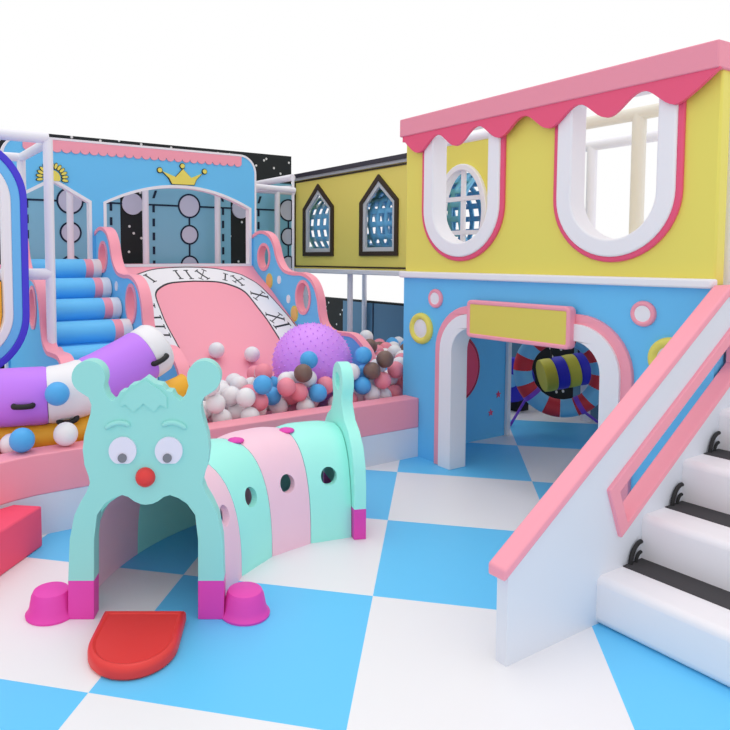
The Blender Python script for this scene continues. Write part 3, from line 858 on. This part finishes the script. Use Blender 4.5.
# feet and tongue
def foot(l, d):
    prof = [(.116, 0), (.118, .010), (.108, .022), (.100, .04), (.090, .095), (.080, .115), (.05, .122), (0.001, .124)]
    obj('foot', lathe(bmesh.new(), prof, CP(l, d, 0), seg=36), MAG, CT)
foot(-1.095, 3.105); foot(FL * 2 + 1.095, 3.105)
tongue = []
for k in range(25):
    t = PI + PI * k / 24
    tongue.append((-.637 + .19 * math.cos(t), 2.80 + .215 * math.sin(t)))
tongue = [(-.827, 3.03)] + tongue + [(-.447, 3.03)]
def loft_plate(outline, levels, cen):
    """stack of inset outlines (inset, height), capped: a soft-edged plate"""
    bm = bmesh.new(); rings = []
    for d, z in levels:
        kx = 1 - d / .19; ky = 1 - d / .22
        rings.append([bm.verts.new(CP(cen[0] + (a - cen[0]) * kx, cen[1] + (b - cen[1]) * ky, z)) for a, b in outline])
    n = len(outline)
    for r0_, r1_ in zip(rings, rings[1:]):
        for i in range(n): bm.faces.new([r0_[i], r0_[(i + 1) % n], r1_[(i + 1) % n], r1_[i]])
    bm.faces.new(rings[0]); bm.faces.new(rings[-1])
    return bm
obj('tongue', loft_plate(tongue, [(.008, 0), (0, .010), (0, .034), (.003, .046), (.010, .056), (.020, .060), (.028, .057), (.032, .053)], (-.637, 2.82)), RED, CT)

# ------------------------------------------------------------------ striped ring and roll inside the playhouse
RGc = Vector((5.56, 3.965, .605))
vdir = Vector((RGc.x, RGc.y, 0)).normalized(); rv = Vector((vdir.y, -vdir.x, 0))
SR = thing('striped_ring', 'hanging padded ring striped red and pale blue inside the playhouse doorway', 'ring', tuple(RGc - Vector((0, 0, .5))))
NSEG = 16
for k in range(NSEG):
    pp = []
    for j in range(7):
        a = 2 * PI * (k + j / 6) / NSEG
        pp.append(tuple(RGc + rv * (.342 * math.cos(a)) + Vector((0, 0, .345 * math.sin(a)))))
    obj('red_stripe' if k % 2 else 'blue_stripe', T(pp, .085, seg=20), RINGR if k % 2 else RINGB, SR)
for a in (math.radians(222), math.radians(300)):
    q = RGc + rv * (.342 * math.cos(a)) + Vector((0, 0, .345 * math.sin(a)))
    t = (-rv * math.sin(a) + Vector((0, 0, math.cos(a))))
    obj('strap', T([tuple(q - t * .022), tuple(q + t * .022)], (.090), seg=20), PURT, SR)
    e_ = Vector((5.454, 4.453, .003)) if a < 4.2 else Vector((6.2, 3.92, .003))
    s_ = q + (q - RGc).normalized() * .07
    obj('strap', T([tuple(s_), tuple(e_)], .013, seg=10), PURT, SR)
obj('hanger', T([tuple(RGc + Vector((0, 0, .42))), tuple(RGc + Vector((0, 0, .84)))], .012, seg=8), BLACK, SR)
RO = thing('striped_roll', 'yellow and blue striped hanging roll behind the red and blue ring', 'roll', (5.85, 4.3, .5))
r0 = Vector((5.80, 4.36, .485)); r1 = Vector((6.17, 4.10, .575))
for k in range(4):
    a = r0.lerp(r1, k / 4); b = r0.lerp(r1, (k + 1) / 4); q = (b - a).normalized()
    pp = [a, a.lerp(b, .05), a.lerp(b, .5), a.lerp(b, .95), b]
    rad = [.155, .162, .166, .162, .155]
    if k == 3: pp = [a, a.lerp(b, .05), a.lerp(b, .5), a.lerp(b, .8), b, b + q * .03]; rad = [.155, .162, .166, .160, .125, .06]
    obj('blue_stripe' if k % 2 else 'yellow_stripe', T([tuple(v) for v in pp], rad, seg=28), INDIGO if k % 2 else ROLLY, RO)
for k in (.2, .8):
    q = r0.lerp(r1, k); obj('hanger', T([(q.x, q.y, q.z + .155), (q.x, q.y, 1.45)], .01, seg=8), BLACK, RO)
BW = thing('blue_wheel', 'dark blue padded wheel with pale hub leaning behind the playhouse column', 'wheel', (6.05, 4.95, .0))
wc = Vector((5.98, 4.885, .35)); wd = -Vector((wc.x, wc.y, 0)).normalized()
obj('rim', lathe(bmesh.new(), [(.20, -.07), (.24, -.05), (.25, 0), (.24, .05), (.20, .07)], wc, wd), INDIGO, BW)
obj('hub', lathe(bmesh.new(), [(.07, .06), (.07, .09), (.05, .10)], wc, wd), SKYB, BW)
obj('stand', B(6.02, 4.82, 0, 6.2, 5.0, .2), BLACK, BW)

# ------------------------------------------------------------------ light, world, camera
wd_ = bpy.data.worlds.new('world'); S.world = wd_; wd_.use_nodes = True
bg = wd_.node_tree.nodes['Background']; bg.inputs['Color'].default_value = (1, 1, 1, 1); bg.inputs['Strength'].default_value = 1.0
sun = bpy.data.lights.new('sun', 'SUN'); sun.energy = .55; sun.angle = math.radians(40); sun.color = (1, .98, .96)
so_ = bpy.data.objects.new('sun', sun); COL.objects.link(so_); so_.rotation_euler = (math.radians(-6), math.radians(4), 0); so_.location = (0, 0, 6)
cam = bpy.data.cameras.new('camera'); co = bpy.data.objects.new('camera', cam); COL.objects.link(co)
co.location = (0, 0, 1.68); co.rotation_euler = (math.radians(90 - 3.52), 0, math.radians(-32))
cam.sensor_fit = 'HORIZONTAL'; cam.sensor_width = 36; cam.lens = 677 / 730 * 36
cam.shift_x = (365 - 283) / 730; cam.shift_y = -(365 - 299) / 730
cam.clip_start = .05
S.camera = co
S.view_settings.view_transform = 'Standard'; S.view_settings.look = 'None'
S.view_settings.gamma = 1; S.view_settings.exposure = 0; S.view_settings.use_curve_mapping = False
